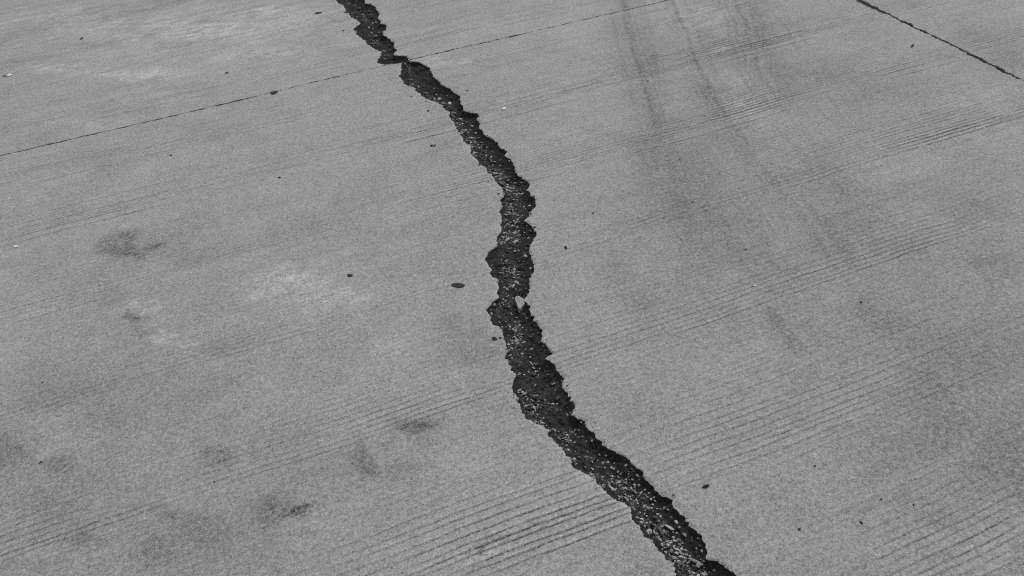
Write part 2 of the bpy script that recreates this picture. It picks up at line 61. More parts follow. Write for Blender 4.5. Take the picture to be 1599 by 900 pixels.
    "pb": [[0.54,0.7975,0.0091,0.0058,-0.4044],[0.5562,0.7651,0.0093,0.0041,-1.5872],[0.5468,0.7818,0.0045,0.0043,-0.4039],[0.5416,0.7696,0.006,0.0057,-0.4032],[0.5754,0.757,0.0089,0.0042,-0.4033],[0.5496,0.7626,0.006,0.0042,-0.4031],[0.5627,0.7498,0.0089,0.007,-0.4028],[0.5524,0.7436,0.0074,0.007,-0.4023],[0.5524,0.7348,0.0059,0.0055,-0.4019],[0.5595,0.7353,0.01,0.0049,0.5942],[0.5771,0.7366,0.013,0.0071,-1.2117],[0.5392,0.7351,0.0121,0.0054,-0.2153],[0.5419,0.7253,0.0111,0.0064,0.1285],[0.546,0.7149,0.0114,0.0055,-0.5946],[0.56,0.7159,0.0058,0.0065,-0.4012],[0.564,0.7228,0.0059,0.0041,-0.4016],[0.5201,0.7311,0.0059,0.0065,-0.4011],[0.5187,0.7196,0.0085,0.0055,-0.7913],[0.5399,0.7072,0.0116,0.0081,-0.4005],[0.5619,0.7047,0.0084,0.0042,-0.7956],[0.5517,0.6988,0.0098,0.0069,-1.1989],[0.5568,0.6932,0.0087,0.0067,-0.4002],[0.5626,0.6891,0.0058,0.0054,-0.4001],[0.544,0.6969,0.0072,0.0054,-0.4001],[0.5456,0.6912,0.0081,0.0047,0.5845],[0.5541,0.6775,0.0086,0.0066,-0.3994],[0.5573,0.6662,0.0096,0.0068,-0.7892],[0.5631,0.6621,0.0082,0.0054,-0.9936],[0.5758,0.6584,0.0071,0.0052,-0.399],[0.5778,0.6509,0.0043,0.0039,-0.3987],[0.546,0.6693,0.011,0.0054,-0.9906],[0.5344,0.6775,0.0057,0.0053,-0.399],[0.525,0.6898,0.0058,0.0053,-0.3994],[0.5424,0.6576,0.0071,0.0039,-0.3983],[0.5505,0.6493,0.0071,0.0052,-0.3981],[0.5672,0.639,0.0121,0.0081,-0.9909],[0.556,0.6421,0.0113,0.0064,-0.3979],[0.5743,0.6425,0.0071,0.0052,-0.3982],[0.5369,0.7431,0.0078,0.004,-0.0372],[0.5214,0.7515,0.0059,0.0042,-0.4021],[0.5218,0.7583,0.0045,0.0042,-0.4024],[0.5233,0.7489,0.0044,0.0042,-0.402],[0.5475,0.811,0.0106,0.0044,-0.4052],[0.5386,0.8074,0.0076,0.0044,-0.4048],[0.552,0.8035,0.0061,0.0067,-0.4049],[0.5406,0.7954,0.0106,0.0072,-0.4044],[0.5039,0.813,0.0121,0.0072,-0.4044],[0.514,0.8032,0.0081,0.0041,0.1428],[0.5121,0.8318,0.0046,0.0044,-0.4054],[0.5203,0.8245,0.0104,0.0039,0.6258],[0.5038,0.8523,0.0062,0.0045,-0.4062],[0.531,0.8445,0.0083,0.0042,0.1496],[0.5423,0.8301,0.0061,0.0044,-0.4059],[0.5542,0.8231,0.009,0.003,-0.6068],[0.5603,0.8186,0.0061,0.003,-0.4057],[0.5736,0.8082,0.0046,0.0044,-0.4055],[0.5488,0.8387,0.0062,0.0068,-0.4064],[0.5518,0.8508,0.0062,0.0068,-0.407],[0.5077,0.8698,0.0062,0.006,-0.407],[0.5365,0.9186,0.0079,0.0079,-0.4097],[0.5237,0.9282,0.008,0.0048,-0.4099],[0.5051,0.9302,0.0127,0.0063,-0.4096],[0.5095,0.9425,0.008,0.0032,-0.8216],[0.4637,0.9361,0.0064,0.0047,-0.4091],[0.4778,0.9289,0.0064,0.0047,-0.409],[0.4879,0.9136,0.0079,0.0062,-0.4085],[0.5053,0.9061,0.0099,0.006,-0.0197],[0.5235,0.9002,0.0063,0.007,-0.4086],[0.5315,0.8987,0.0063,0.007,-0.4087],[0.5022,0.8897,0.0078,0.0086,-0.4078],[0.5106,0.8821,0.0047,0.0046,-0.4076],[0.5486,0.8775,0.0047,0.0052,-0.4081],[0.5538,0.8674,0.0062,0.0046,-1.022],[0.5467,0.8607,0.0062,0.0046,-0.4073],[0.5375,0.8764,0.0062,0.0061,-0.4078],[0.5285,0.8862,0.0094,0.0077,-0.4081],[0.5185,0.8671,0.0062,0.0069,-0.4071],[0.5193,0.8552,0.0077,0.0045,-0.4066],[0.4896,0.9822,0.0049,0.0054,-0.4116],[0.4588,0.9893,0.0101,0.0048,-1.0174],[0.4495,0.9809,0.0081,0.0048,-0.4107],[0.4735,0.9602,0.0113,0.0048,-0.4103],[0.6662,3.1362,0.0093,0.0102,-0.5054],[0.6672,3.0865,0.0183,0.0202,-0.5034],[0.7,3.0204,0.0215,0.0196,0.4808],[0.7203,2.7105,0.0112,0.0123,-0.4894],[0.5555,3.9261,0.0146,0.0161,-0.534],[0.549,4.0748,0.0113,0.0124,-0.5396],[0.4182,1.4684,0.0097,0.0067,-0.4312],[0.4488,1.3841,0.0181,0.0055,-1.3236],[0.4557,1.4115,0.0057,0.0063,-0.4295],[0.5045,1.8084,0.0108,0.0083,-0.4473],[0.5387,1.8138,0.0087,0.0084,-0.4482],[0.4487,1.2253,0.0089,0.0057,-0.4213],[0.4185,1.1363,0.0069,0.0054,-0.4169],[0.426,1.1319,0.0069,0.0054,-0.4168],[0.4419,1.1214,0.0068,0.0053,-0.4167],[0.4432,1.1116,0.0088,0.0052,-0.8347],[0.4144,1.1267,0.0051,0.0053,-0.4164],[0.4181,1.1137,0.0051,0.0053,-0.4159],[0.3872,1.2981,0.0091,0.0079,-0.4233],[0.3872,1.288,0.0091,0.0059,-0.4228],[0.3956,1.2076,0.0053,0.0058,-0.4195],[0.3845,1.2467,0.0071,0.0057,-0.421],[0.3973,1.2262,0.0053,0.0059,-0.4204],[0.4413,1.1897,0.0053,0.0056,-0.4196],[0.3865,1.1807,0.0052,0.0058,-0.4182],[0.444,1.5483,0.006,0.0066,-0.4351],[0.4483,1.5372,0.0059,0.0066,-0.4347],[0.4675,1.5103,0.0059,0.0065,-0.4339],[0.4409,1.49,0.0168,0.0109,-0.8813],[0.4265,1.4849,0.0078,0.0086,-0.432],[0.4566,1.4769,0.0058,0.0064,-0.4323],[0.4131,1.4823,0.0078,0.0067,-0.4316],[0.4654,1.3601,0.0056,0.0062,-0.4274],[0.4038,1.3665,0.0075,0.0062,-0.4265],[0.4139,1.3566,0.0074,0.0062,-0.4263],[0.59,1.8941,0.0089,0.0089,-0.4527],[0.6796,2.1236,0.0072,0.0079,-0.4642],[0.6212,2.0485,0.0093,0.0097,-0.4598],[0.6216,2.0696,0.0094,0.0066,-0.4607],[0.6336,2.0551,0.007,0.0078,-0.4603],[0.6332,2.0342,0.0093,0.0097,-0.4595],[0.5611,1.9512,0.0091,0.0091,-0.4545],[0.5725,1.9496,0.0091,0.0091,-0.4546],[0.6614,1.9421,0.0068,0.0075,-0.4562],[0.707,2.2867,0.01,0.0111,-0.4716],[0.7015,2.2366,0.0131,0.0071,-0.7535],[0.7014,2.3588,0.0102,0.0113,-0.4745],[0.7406,2.2842,0.015,0.0075,-0.1648],[0.6916,2.8109,0.0114,0.0126,-0.4928],[0.6782,2.8057,0.0086,0.0095,-0.4923],[0.6915,2.7558,0.0085,0.0094,-0.4906],[0.6595,2.5539,0.008,0.0089,-0.4816],[0.6713,2.5477,0.008,0.0089,-0.4816],[0.7013,2.5212,0.0106,0.0118,-0.4812],[0.6604,2.5316,0.008,0.0088,-0.4807]],
}
# ------------------------------------------------------------------ helpers
def prop(o, label=None, cat=None, group=None, kind=None):
    if label: o["label"] = label
    if cat: o["category"] = cat
    if group: o["group"] = group
    if kind: o["kind"] = kind
    return o

def link(name, me, mat=None, parent=None):
    o = bpy.data.objects.new(name, me)
    col.objects.link(o)
    if mat and me: me.materials.append(mat)
    if parent: o.parent = parent
    return o

def mesh_from(name, verts, quads=None, tris=None, smooth=False):
    me = bpy.data.meshes.new(name)
    verts = np.ascontiguousarray(verts, dtype=np.float32)
    me.vertices.add(len(verts)); me.vertices.foreach_set("co", verts.ravel())
    idx, tot = [], []
    if quads is not None and len(quads): idx.append(np.asarray(quads, np.int32).ravel()); tot.append(np.full(len(quads), 4, np.int32))
    if tris is not None and len(tris): idx.append(np.asarray(tris, np.int32).ravel()); tot.append(np.full(len(tris), 3, np.int32))
    idx = np.concatenate(idx); tot = np.concatenate(tot)
    me.loops.add(len(idx)); me.loops.foreach_set("vertex_index", idx)
    me.polygons.add(len(tot))
    start = np.concatenate(([0], np.cumsum(tot)[:-1])).astype(np.int32)
    me.polygons.foreach_set("loop_start", start)
    try: me.polygons.foreach_set("loop_total", tot)
    except Exception: pass
    me.polygons.foreach_set("use_smooth", np.full(len(tot), smooth, dtype=bool))
    me.update(calc_edges=True); me.validate()
    return me

def attr(me, name, vals):
    a = me.attributes.new(name, 'FLOAT', 'POINT')
    a.data.foreach_set("value", np.ascontiguousarray(vals, dtype=np.float32).ravel())

def noise1(n_per_m, lo, hi, amp, seed, octaves=3, rough=0.6):
    """random smooth function of one coordinate"""
    r = np.random.default_rng(seed); parts = []
    for k in range(octaves):
        f = n_per_m * 2 ** k
        xs = np.linspace(lo, hi, max(4, int((hi - lo) * f) + 2)); parts.append((xs, r.uniform(-1, 1, len(xs)) * amp * rough ** k))
    return lambda t: sum(np.interp(t, a, b) for a, b in parts)

def noise2(x, y, cell, seed):
    """value noise on a lattice"""
    r = np.random.default_rng(seed); N = 256
    tab = r.uniform(-1, 1, (N, N))
    u, v = x / cell + 1000.3, y / cell + 1000.7
    i, j = np.floor(u).astype(int), np.floor(v).astype(int)
    fu, fv = u - i, v - j
    fu, fv = fu * fu * (3 - 2 * fu), fv * fv * (3 - 2 * fv)
    i, j, i1, j1 = i % N, j % N, (i + 1) % N, (j + 1) % N
    return (tab[i, j] * (1 - fu) + tab[i1, j] * fu) * (1 - fv) + (tab[i, j1] * (1 - fu) + tab[i1, j1] * fu) * fv

# ------------------------------------------------------------------ materials
class NT:
    def __init__(s, name, rough=0.9, spec=0.3):
        s.m = bpy.data.materials.new(name); s.m.use_nodes = True
        s.t = s.m.node_tree; s.b = s.t.nodes["Principled BSDF"]
        s.b.inputs["Roughness"].default_value = rough
        s.b.inputs["Specular IOR Level"].default_value = spec
        s.co = s.n("ShaderNodeTexCoord").outputs["Object"]
    def n(s, t): return s.t.nodes.new(t)
    def l(s, a, b): s.t.links.new(a, b)
    def val(s, sock, v):
        if isinstance(v, (int, float)): sock.default_value = v
        else: s.l(v, sock)
    def math(s, op, a, b=0.0, c=0.0, clamp=False):
        n = s.n("ShaderNodeMath"); n.operation = op; n.use_clamp = clamp
        s.val(n.inputs[0], a); s.val(n.inputs[1], b)
        if len(n.inputs) > 2: s.val(n.inputs[2], c)
        return n.outputs[0]
    def noise(s, scale, detail=2.0, rough=0.5, vec=None):
        n = s.n("ShaderNodeTexNoise"); n.inputs["Scale"].default_value = scale
        n.inputs["Detail"].default_value = detail; n.inputs["Roughness"].default_value = rough
        s.l(vec or s.co, n.inputs["Vector"]); return n.outputs[0]
    def voro(s, scale, vec=None):
        n = s.n("ShaderNodeTexVoronoi"); n.inputs["Scale"].default_value = scale
        s.l(vec or s.co, n.inputs["Vector"]); return n
    def scaled(s, v):
        n = s.n("ShaderNodeVectorMath"); n.operation = 'MULTIPLY'; n.inputs[1].default_value = v
        s.l(s.co, n.inputs[0]); return n.outputs[0]
    def ramp(s, fac, a, b, lo=0.0, hi=1.0):
        n = s.n("ShaderNodeMapRange"); n.clamp = True
        s.val(n.inputs[0], fac)
        for k, v in zip((1, 2, 3, 4), (a, b, lo, hi)): n.inputs[k].default_value = v
        return n.outputs[0]
    def attr(s, name):
        n = s.n("ShaderNodeAttribute"); n.attribute_name = name; return n.outputs["Fac"]
    def mix(s, f, a, b):
        return s.math('ADD', s.math('MULTIPLY', a, s.math('SUBTRACT', 1.0, f)), s.math('MULTIPLY', b, f))
    def grey(s, v):
        n = s.n("ShaderNodeCombineColor")
        for k in range(3): s.val(n.inputs[k], v)
        s.l(n.outputs[0], s.b.inputs["Base Color"])
    def bump(s, h, strength, dist):
        n = s.n("ShaderNodeBump"); n.inputs["Strength"].default_value = strength; n.inputs["Distance"].default_value = dist
        s.l(h, n.inputs["Height"]); s.l(n.outputs[0], s.b.inputs["Normal"])

def concrete_material():
    t = NT("worn_concrete", 0.88, 0.25)
    big = t.ramp(t.noise(0.9, 3, 0.55), 0.3, 0.7, -1, 1)
    mid = t.ramp(t.noise(5.0, 4, 0.65), 0.3, 0.7, -1, 1)
    streak = t.ramp(t.noise(1.0, 4, 0.7, t.scaled((2.5, 14.0, 1.0))), 0.3, 0.7, -1, 1)   # smears left by the broom, along the grooves
    fine = t.ramp(t.noise(95.0, 5, 1.0), 0.30, 0.70, -1, 1)
    blot = t.ramp(t.noise(19.0, 4, 0.8), 0.3, 0.7, -1, 1)
    sand = t.ramp(t.noise(330.0, 3, 0.95), 0.25, 0.75, -1, 1)
    tone = t.math('ADD', 1.0, t.math('MULTIPLY', big, 0.06))
    tone = t.math('ADD', tone, t.math('MULTIPLY', mid, 0.075))
    tone = t.math('ADD', tone, t.math('MULTIPLY', blot, 0.055))
    tone = t.math('ADD', tone, t.math('MULTIPLY', streak, 0.06))
    tone = t.math('ADD', tone, t.math('MULTIPLY', fine, GRAIN_FINE))
    tone = t.math('ADD', tone, t.math('MULTIPLY', sand, GRAIN_SAND))
    for sc_, am_ in ((310.0, 0.46), (120.0, 0.22)):          # single sand grains and small aggregate, each of its own grey
        vv = t.voro(sc_); sp = t.n("ShaderNodeSeparateColor"); t.l(vv.outputs["Color"], sp.inputs[0])
        tone = t.math('ADD', tone, t.math('MULTIPLY', t.math('SUBTRACT', sp.outputs[2], 0.5), am_))
    c = t.math('MULTIPLY', t.math('MAXIMUM', tone, 0.25), CONCRETE)
    # pale laitance patches and fresh broken rim
    patchy = t.ramp(t.noise(14.0, 5, 0.85, t.scaled((0.55, 1.5, 1.0))), 0.42, 0.60, 0.0, 1.7)
    c = t.math('MULTIPLY', c, t.math('ADD', 1.0, t.math('MULTIPLY', t.math('MULTIPLY', t.attr("pale"), patchy), 0.62)))
    c = t.math('MULTIPLY', c, t.math('ADD', 1.0, t.math('MULTIPLY', t.attr("rim"), 0.22)))
    # stains: broken up by the grain of the concrete
    speck = t.ramp(t.noise(75.0, 5, 0.95), 0.40, 0.60, 0.15, 1.85)
    st = t.math('MINIMUM', t.math('MULTIPLY', t.math('MULTIPLY', t.attr("stain"), speck), 0.62), 0.85)
    c = t.math('MULTIPLY', c, t.math('SUBTRACT', 1.0, st))
    # pores
    v = t.voro(48.0)
    sepx = t.n("ShaderNodeSeparateColor"); t.l(v.outputs["Color"], sepx.inputs[0])
    pick = t.ramp(sepx.outputs[0], 0.955, 0.965)
    pore = t.math('MULTIPLY', pick, t.ramp(v.outputs["Distance"], 0.12, 0.2, 1.0, 0.0))
    c = t.mix(t.math('MULTIPLY', pore, 0.6), c, 0.06)
    pickw = t.ramp(sepx.outputs[1], 0.985, 0.99)
    whit = t.math('MULTIPLY', pickw, t.ramp(v.outputs["Distance"], 0.10, 0.18, 1.0, 0.0))
    c = t.mix(t.math('MULTIPLY', whit, 0.6), c, 0.55)
    # dirt lying in the broom grooves, in dashes
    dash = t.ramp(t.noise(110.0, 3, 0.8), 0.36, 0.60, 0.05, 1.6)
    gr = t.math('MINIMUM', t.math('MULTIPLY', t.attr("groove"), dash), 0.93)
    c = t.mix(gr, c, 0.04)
    t.grey(c)
    h = t.math('ADD', t.math('MULTIPLY', fine, 0.6), t.math('MULTIPLY', sand, 0.5))
    t.bump(h, 0.5, 0.0012)
    return t.m

def filling_material():
    t = NT("dark_crack_soil", 0.95, 0.12)
    a = t.noise(140.0, 5, 0.85)
    dust = t.ramp(t.noise(190.0, 5, 0.95), 0.46, 0.66)
    clump = t.ramp(t.noise(35.0, 4, 0.7), 0.42, 0.66)
    z = t.attr("gravel")
    f = t.math('MULTIPLY', t.math('MULTIPLY', dust, clump), z)
    base = t.ramp(a, 0.28, 0.72, 0.007, 0.042)
    t.grey(t.mix(f, base, 0.19))
    t.bump(t.math('ADD', t.noise(120.0, 4, 0.7), t.math('MULTIPLY', t.noise(420.0, 2, 0.6), 0.4)), 0.8, 0.005)
    return t.m

def stone_material(name, lo, hi, scale=160.0, islands=False):
    t = NT(name, 0.85, 0.3)
    oi = t.n("ShaderNodeObjectInfo")
    n = t.noise(scale, 4, 0.75)
    g = t.n("ShaderNodeNewGeometry")
    rnd = oi.outputs["Random"] if not islands else t.math('POWER', g.outputs["Random Per Island"], 1.9)
    base = t.ramp(rnd, 0.0, 1.0, lo, hi)
    t.grey(t.math('MULTIPLY', base, t.ramp(n, 0.3, 0.7, 0.7, 1.25)))
    t.bump(n, 0.5, 0.001)
    return t.m

CONCRETE, GRAIN_FINE, GRAIN_SAND = 0.30, 0.36, 0.40
M_CON = concrete_material()
M_FILL = filling_material()
M_STONE = stone_material("pale_stone", 0.20, 0.50)
M_GRAVEL = stone_material("mixed_gravel", 0.018, 0.40, 160.0, True)
M_DARK = stone_material("dark_debris", 0.012, 0.03)
M_WHITE = stone_material("white_chip", 0.62, 0.74)
M_SEAL = stone_material("joint_sealant", 0.014, 0.03, 90.0)
M_DIRT = stone_material("roadside_soil", 0.12, 0.2, 3.0)

# ------------------------------------------------------------------ outline of the crack (metres on the ground; Y runs along it)
Y0, Y1, XW, XE, YJ, XJ = -1.5, 8.5, -1.8, 7.6, 3.511, 2.910     # slab borders
def side(pts, off):
    p = np.array(pts)
    lo = np.linspace(Y0 - .1, p[0, 1] - .06, 26); hi = np.linspace(p[-1, 1] + .06, Y1 + .1, 50)
    a, b = p[0, 0], p[-1, 0]
    lo_x = a + 0.10 * np.sin((lo - p[0, 1]) * 2.1) - 0.03 * (lo - p[0, 1]) - off * 0.0
    hi_x = b - 0.16 * np.sin((hi - p[-1, 1]) * 1.3) + 0.02 * (hi - p[-1, 1])
    return np.concatenate((hi[:0], lo, p[:, 1], hi)), np.concatenate((lo_x, p[:, 0], hi_x))
_ly, _lx = side(DATA["ML"], -1); _ry, _rx = side(DATA["MR"], 1)
_jl = noise1(40, Y0 - 1, Y1 + 1, 0.0036, 11, 4, 0.85); _jr = noise1(40, Y0 - 1, Y1 + 1, 0.0036, 12, 4, 0.85)
_kl = noise1(160, Y0 - 1, Y1 + 1, 0.0016, 13, 2, 0.7); _kr = noise1(160, Y0 - 1, Y1 + 1, 0.0016, 14, 2, 0.7)
def XL(y): return np.minimum(np.interp(y, _ly, _lx) + _jl(y) + _kl(y), np.interp(y, _ry, _rx) - 0.003)
def XR(y): return np.maximum(np.interp(y, _ry, _rx) + _jr(y) + _kr(y), XL(y) + 0.002)

def fill_z(x, y):
    xl, xr = XL(y), XR(y); w = np.maximum(xr - xl, 1e-3); s = np.clip((x - xl) / w, 0, 1)
    deep = np.minimum(0.022, 0.28 * w)
    prof = np.interp(s, [0, .05, .16, .5, .72, .9, 1.0], [.22, .62, .86, 1.0, .98, .62, .16])
    lump = 0.16 * noise2(x, y, .055, 31) + 0.20 * noise2(x, y, .02, 32) + 0.14 * noise2(x, y, .0085, 33)
    return -deep * np.clip(prof + lump * np.minimum(1, 6 * s * (1 - s) + .1), .1, 1.4) - 0.001

# where gravel lies in the filling: (Y, from, to, amount) across the width
GRAVEL = np.array([[-2, .2, .6, .7], [.60, .16, .60, 1.0], [.70, .16, .62, 1.0], [.78, .18, .66, .9], [.86, .18, .66, .85], [.93, .20, .68, .65],
    [1.0, .12, .62, .55], [1.07, .06, .42, .7], [1.13, .08, .48, .6], [1.2, .10, .60, .45], [1.3, .10, .62, .42], [1.38, .22, .62, .30], [1.46, .04, .46, .55],
    [1.54, .20, .58, .50], [1.62, .20, .66, .22], [1.70, .10, .62, .35], [1.78, .28, .66, .45], [1.86, .20, .60, .35], [1.93, .05, .55, .85], [2.0, .03, .62, .85],
    [2.07, .05, .58, .95], [2.14, .15, .62, .55], [2.22, .10, .62, .65], [2.3, .14, .58, .7], [2.42, .10, .50, .55], [2.55, .08, .50, .6], [2.68, .04, .55, .75],
    [2.82, .02, .50, .9], [2.95, .02, .48, .85], [3.03, .15, .42, .5], [3.2, .26, .44, .5], [3.4, .2, .5, .35], [3.6, .3, .6, .22], [3.9, .38, .62, .35], [4.3, .4, .65, .2], [8.6, .3, .6, .3]])
def gravel_zone(y):
    return [np.interp(y, GRAVEL[:, 0], GRAVEL[:, k]) for k in (1, 2, 3)]
def gravel_amount(x, y):
    a, b, d = gravel_zone(y); s = (x - XL(y)) / np.maximum(XR(y) - XL(y), 1e-3)
    up = np.clip((s - a + .06) / .12, 0, 1) * np.clip((b + .08 - s) / .16, 0, 1)
    return up * d

# ------------------------------------------------------------------ joints between the slabs
_jt = np.array([[-8, .004], [-1.15, .004], [-1.05, .006], [-.92, .005], [-.6, .003], [-.4, .004], [-.28, .006], [-.17, .0055], [-.08, .003], [0.1, .003], [.2, .005], [.27, .0055], [.3, .002], [.42, .0015],
    [.6, .002], [.66, .0042], [.8, .0038], [1.0, .0030], [1.3, .0026], [1.6, .0022], [2.0, .0024], [8, .003]])
_jn1 = noise1(30, -8, 9, 0.0040, 21, 4, .9); _jn2 = noise1(30, -8, 9, 0.0040, 22, 3, .8); _jw = noise1(1.5, -8, 9, 0.004, 23, 2)
def joint_h(x): return YJ + _jw(x) + 0.004 * np.sin(x * 2), np.interp(x, _jt[:, 0], _jt[:, 1])
def near_edge(x): c, h = joint_h(x); return c - np.maximum(h + _jn1(x), .0006)
def far_edge(x): c, h = joint_h(x); return c + np.maximum(h + _jn2(x), .0006)
_kt = np.array([[-8, .003], [1.7, .002], [1.95, .0015], [2.0, .004], [2.1, .007], [2.2, .006], [2.3, .004], [2.4, .003], [2.48, .005], [2.58, .004], [2.66, .007], [2.75, .005], [2.85, .008], [3.0, .009], [3.3, .006], [9, .004]])
_kn1 = noise1(30, -8, 9, 0.0055, 24, 4, .85); _kn2 = noise1(30, -8, 9, 0.0055, 25, 3, .8); _kw = noise1(2.0, -8, 9, 0.006, 26, 2)
def joint_v(y): return XJ + _kw(y), np.interp(y, _kt[:, 0], _kt[:, 1])
def west_edge(y): c, h = joint_v(y); return c - np.maximum(1.6 * h + _kn1(y), .0006)
def east_edge(y): c, h = joint_v(y); return c + np.maximum(1.6 * h + _kn2(y), .0006)

# ------------------------------------------------------------------ marks on the concrete
def gauss(x, y, items, warp=0.0):
    out = np.zeros_like(x)
    if warp:        # uneven outlines
        u = x + warp * (.030 * noise2(x, y, .085, 161) + .022 * noise2(x, y, .032, 162) + .010 * noise2(x, y, .015, 163))
        v = y + warp * (.030 * noise2(x, y, .085, 164) + .022 * noise2(x, y, .032, 165) + .010 * noise2(x, y, .015, 166))
        x, y = u, v
    for X, Y, a, b, c, d, s in items:
        m = (np.abs(x - X) < 1.6) & (np.abs(y - Y) < 1.6)
        dx, dy = x[m] - X, y[m] - Y
        out[m] += s * np.exp(-np.minimum(((a * dx + b * dy) ** 2 + (c * dx + d * dy) ** 2) * 0.8, 30))
    return out
def streak_field(x, y):
    """tyre marks: each a bundle of thin scuffed lines following one wheel path"""
    out = np.zeros_like(x)
    wob = 0.010 * noise2(x, y, .16, 41)
    brk = np.clip(1.0 + 0.28 * noise2(x, y, .16, 42) + 0.40 * noise2(x, y, .022, 43), .15, 1.8)
    for i, (pts, w, s) in enumerate(DATA["streaks"]):
        best = np.full(x.shape, 9.0); along = np.zeros_like(x); sg = np.zeros_like(x)
        L = len(pts) - 1
        for k in range(L):
            (ax, ay), (bx, by) = pts[k], pts[k + 1]
            ux, uy = bx - ax, by - ay; q = ux * ux + uy * uy
            t = ((x - ax) * ux + (y - ay) * uy) / q
            t = np.clip(t, -1.0 if k == 0 and ay > 2.8 else 0, 1)
            dx, dy = x - ax - t * ux, y - ay - t * uy
            d = np.hypot(dx, dy); m = d < best
            best[m] = d[m]; along[m] = ((k + t) / L)[m]; sg[m] = (np.sign(ux * dy - uy * dx) * d)[m]
        fade = np.clip((1.05 - along) * 2.2, 0, 1) * np.clip(along * 6 + (1.0 if pts[0][1] > 2.8 else 0.1), 0, 1)
        lines = noise1(55, -10, 10, 1.0, 440 + i, 2, .8)
        prof = np.exp(-((sg + wob) / (1.9 * w)) ** 2) * np.clip(0.62 + 0.95 * lines(sg + wob), 0, 1.6)
        out = out + s * fade * (1.15 * prof + 0.40 * np.exp(-(sg / (3.6 * w)) ** 2))
    return 0.88 * np.minimum(out, .62) * brk

PASS = [-1.43, -.98, -.53, -.08, .365, .818, 1.265, 1.738, 2.240, 2.745, 3.19, 3.66, 4.147, 4.50, 4.97, 5.45, 5.9, 6.4, 6.9, 7.4, 7.9]
DEEP = [0, .020, .035, .058, .073, .090, .112, .135, .160, .178, .205, .233]
def grooves(x, y):
    """strength of the broom grooves at every point of a grid whose rows run along X"""
    G = np.zeros_like(x); RG = np.zeros_like(x); rowy = y.mean(axis=1)
    emph = gauss(x, y, DATA["grv"])
    lowf = 0.5 + 0.5 * noise2(x, y, .30, 51)
    calm = 1 - 0.32 * np.clip((.5 - x) / .3, 0, 1) * np.clip((y - 1.5) / .4, 0, 1)
    mod = np.clip((0.42 * np.clip(0.5 + 0.8 * lowf, 0, 1.25) + 0.72 * emph) * calm, 0, 1.6)
    hold = np.clip(emph, 0, .8)
    drow = np.gradient(rowy)
    for i, yb in enumerate(PASS):
        if yb > rowy[-1] + .2 or yb + .6 < rowy[0]: continue
        r = np.random.default_rng(900 + i)
        wave = noise1(1.2, -8, 9, 0.012, 600 + i, 3, .5)
        wave2 = noise1(9, -8, 9, 0.0016, 650 + i, 2, .6)
        ln = 0.0
        for l in range(24):
            ln += 0.0196 * r.uniform(.85, 1.15)
            yl = yb + (0 if l == 0 else ln)
            base = [.85, .8, .75][l] if l < 3 else 0.20 + 0.68 * math.exp(-(l - 2) / 9.0) * r.uniform(.6, 1.15)
            if l > 16: base *= .7
            if r.uniform() < .15: base *= .4
            if abs(yb - .818) < .01 and l < len(DEEP): yl = yb + DEEP[l]; ln = DEEP[l]; base = max(base, .80 - .025 * l)   # the deeply raked pass in the foreground
            own = noise1(2.2, -8, 9, 1.0, 7000 + i * 40 + l, 4, .85)
            tiny = noise1(16, -8, 9, 0.0013, 9000 + i * 40 + l, 2, .7)
            a = np.searchsorted(rowy, yl - .035); b = np.searchsorted(rowy, yl + .035)
            if b - a < 1: continue
            xx, yy = x[a:b], y[a:b]
            yc = yl + wave(xx) + wave2(xx) + tiny(xx)
            w = np.maximum(0.0030, 1.05 * drow[a:b])[:, None]
            s = np.clip(0.62 + 0.75 * own(xx), 0, 1.15)
            s = base * (s + (0.92 - s) * hold[a:b])
            G[a:b] = np.maximum(G[a:b], s * np.clip(1 - np.abs(yy - yc) / w, 0, 1))
            RG[a:b] = np.maximum(RG[a:b], s * np.clip(1 - np.abs(yy - yc - .0062) / (1.4 * w), 0, 1))
    mod = mod * np.interp(y, [1.4, 2.6], [1.0, 1.45])
    return G * mod, RG * mod

def rows(a, b):
    """row positions: fine where the camera stands near"""
    out, v = [a], a
    while v < b:
        if v < .1: st = .03
        elif v < 1.6: st = .0026
        elif v < 2.6: st = .0040
        elif v < 4.9: st = .0062
        else: st = .04
        v += st; out.append(min(v, b))
    if out[-1] - out[-2] < .0005: out.pop(-2)
    return np.array(out)

pavement = bpy.data.objects.new("pavement", None)
col.objects.link(pavement)
prop(pavement, "grey broom finished concrete pavement split by a long dark crack", kind="structure")

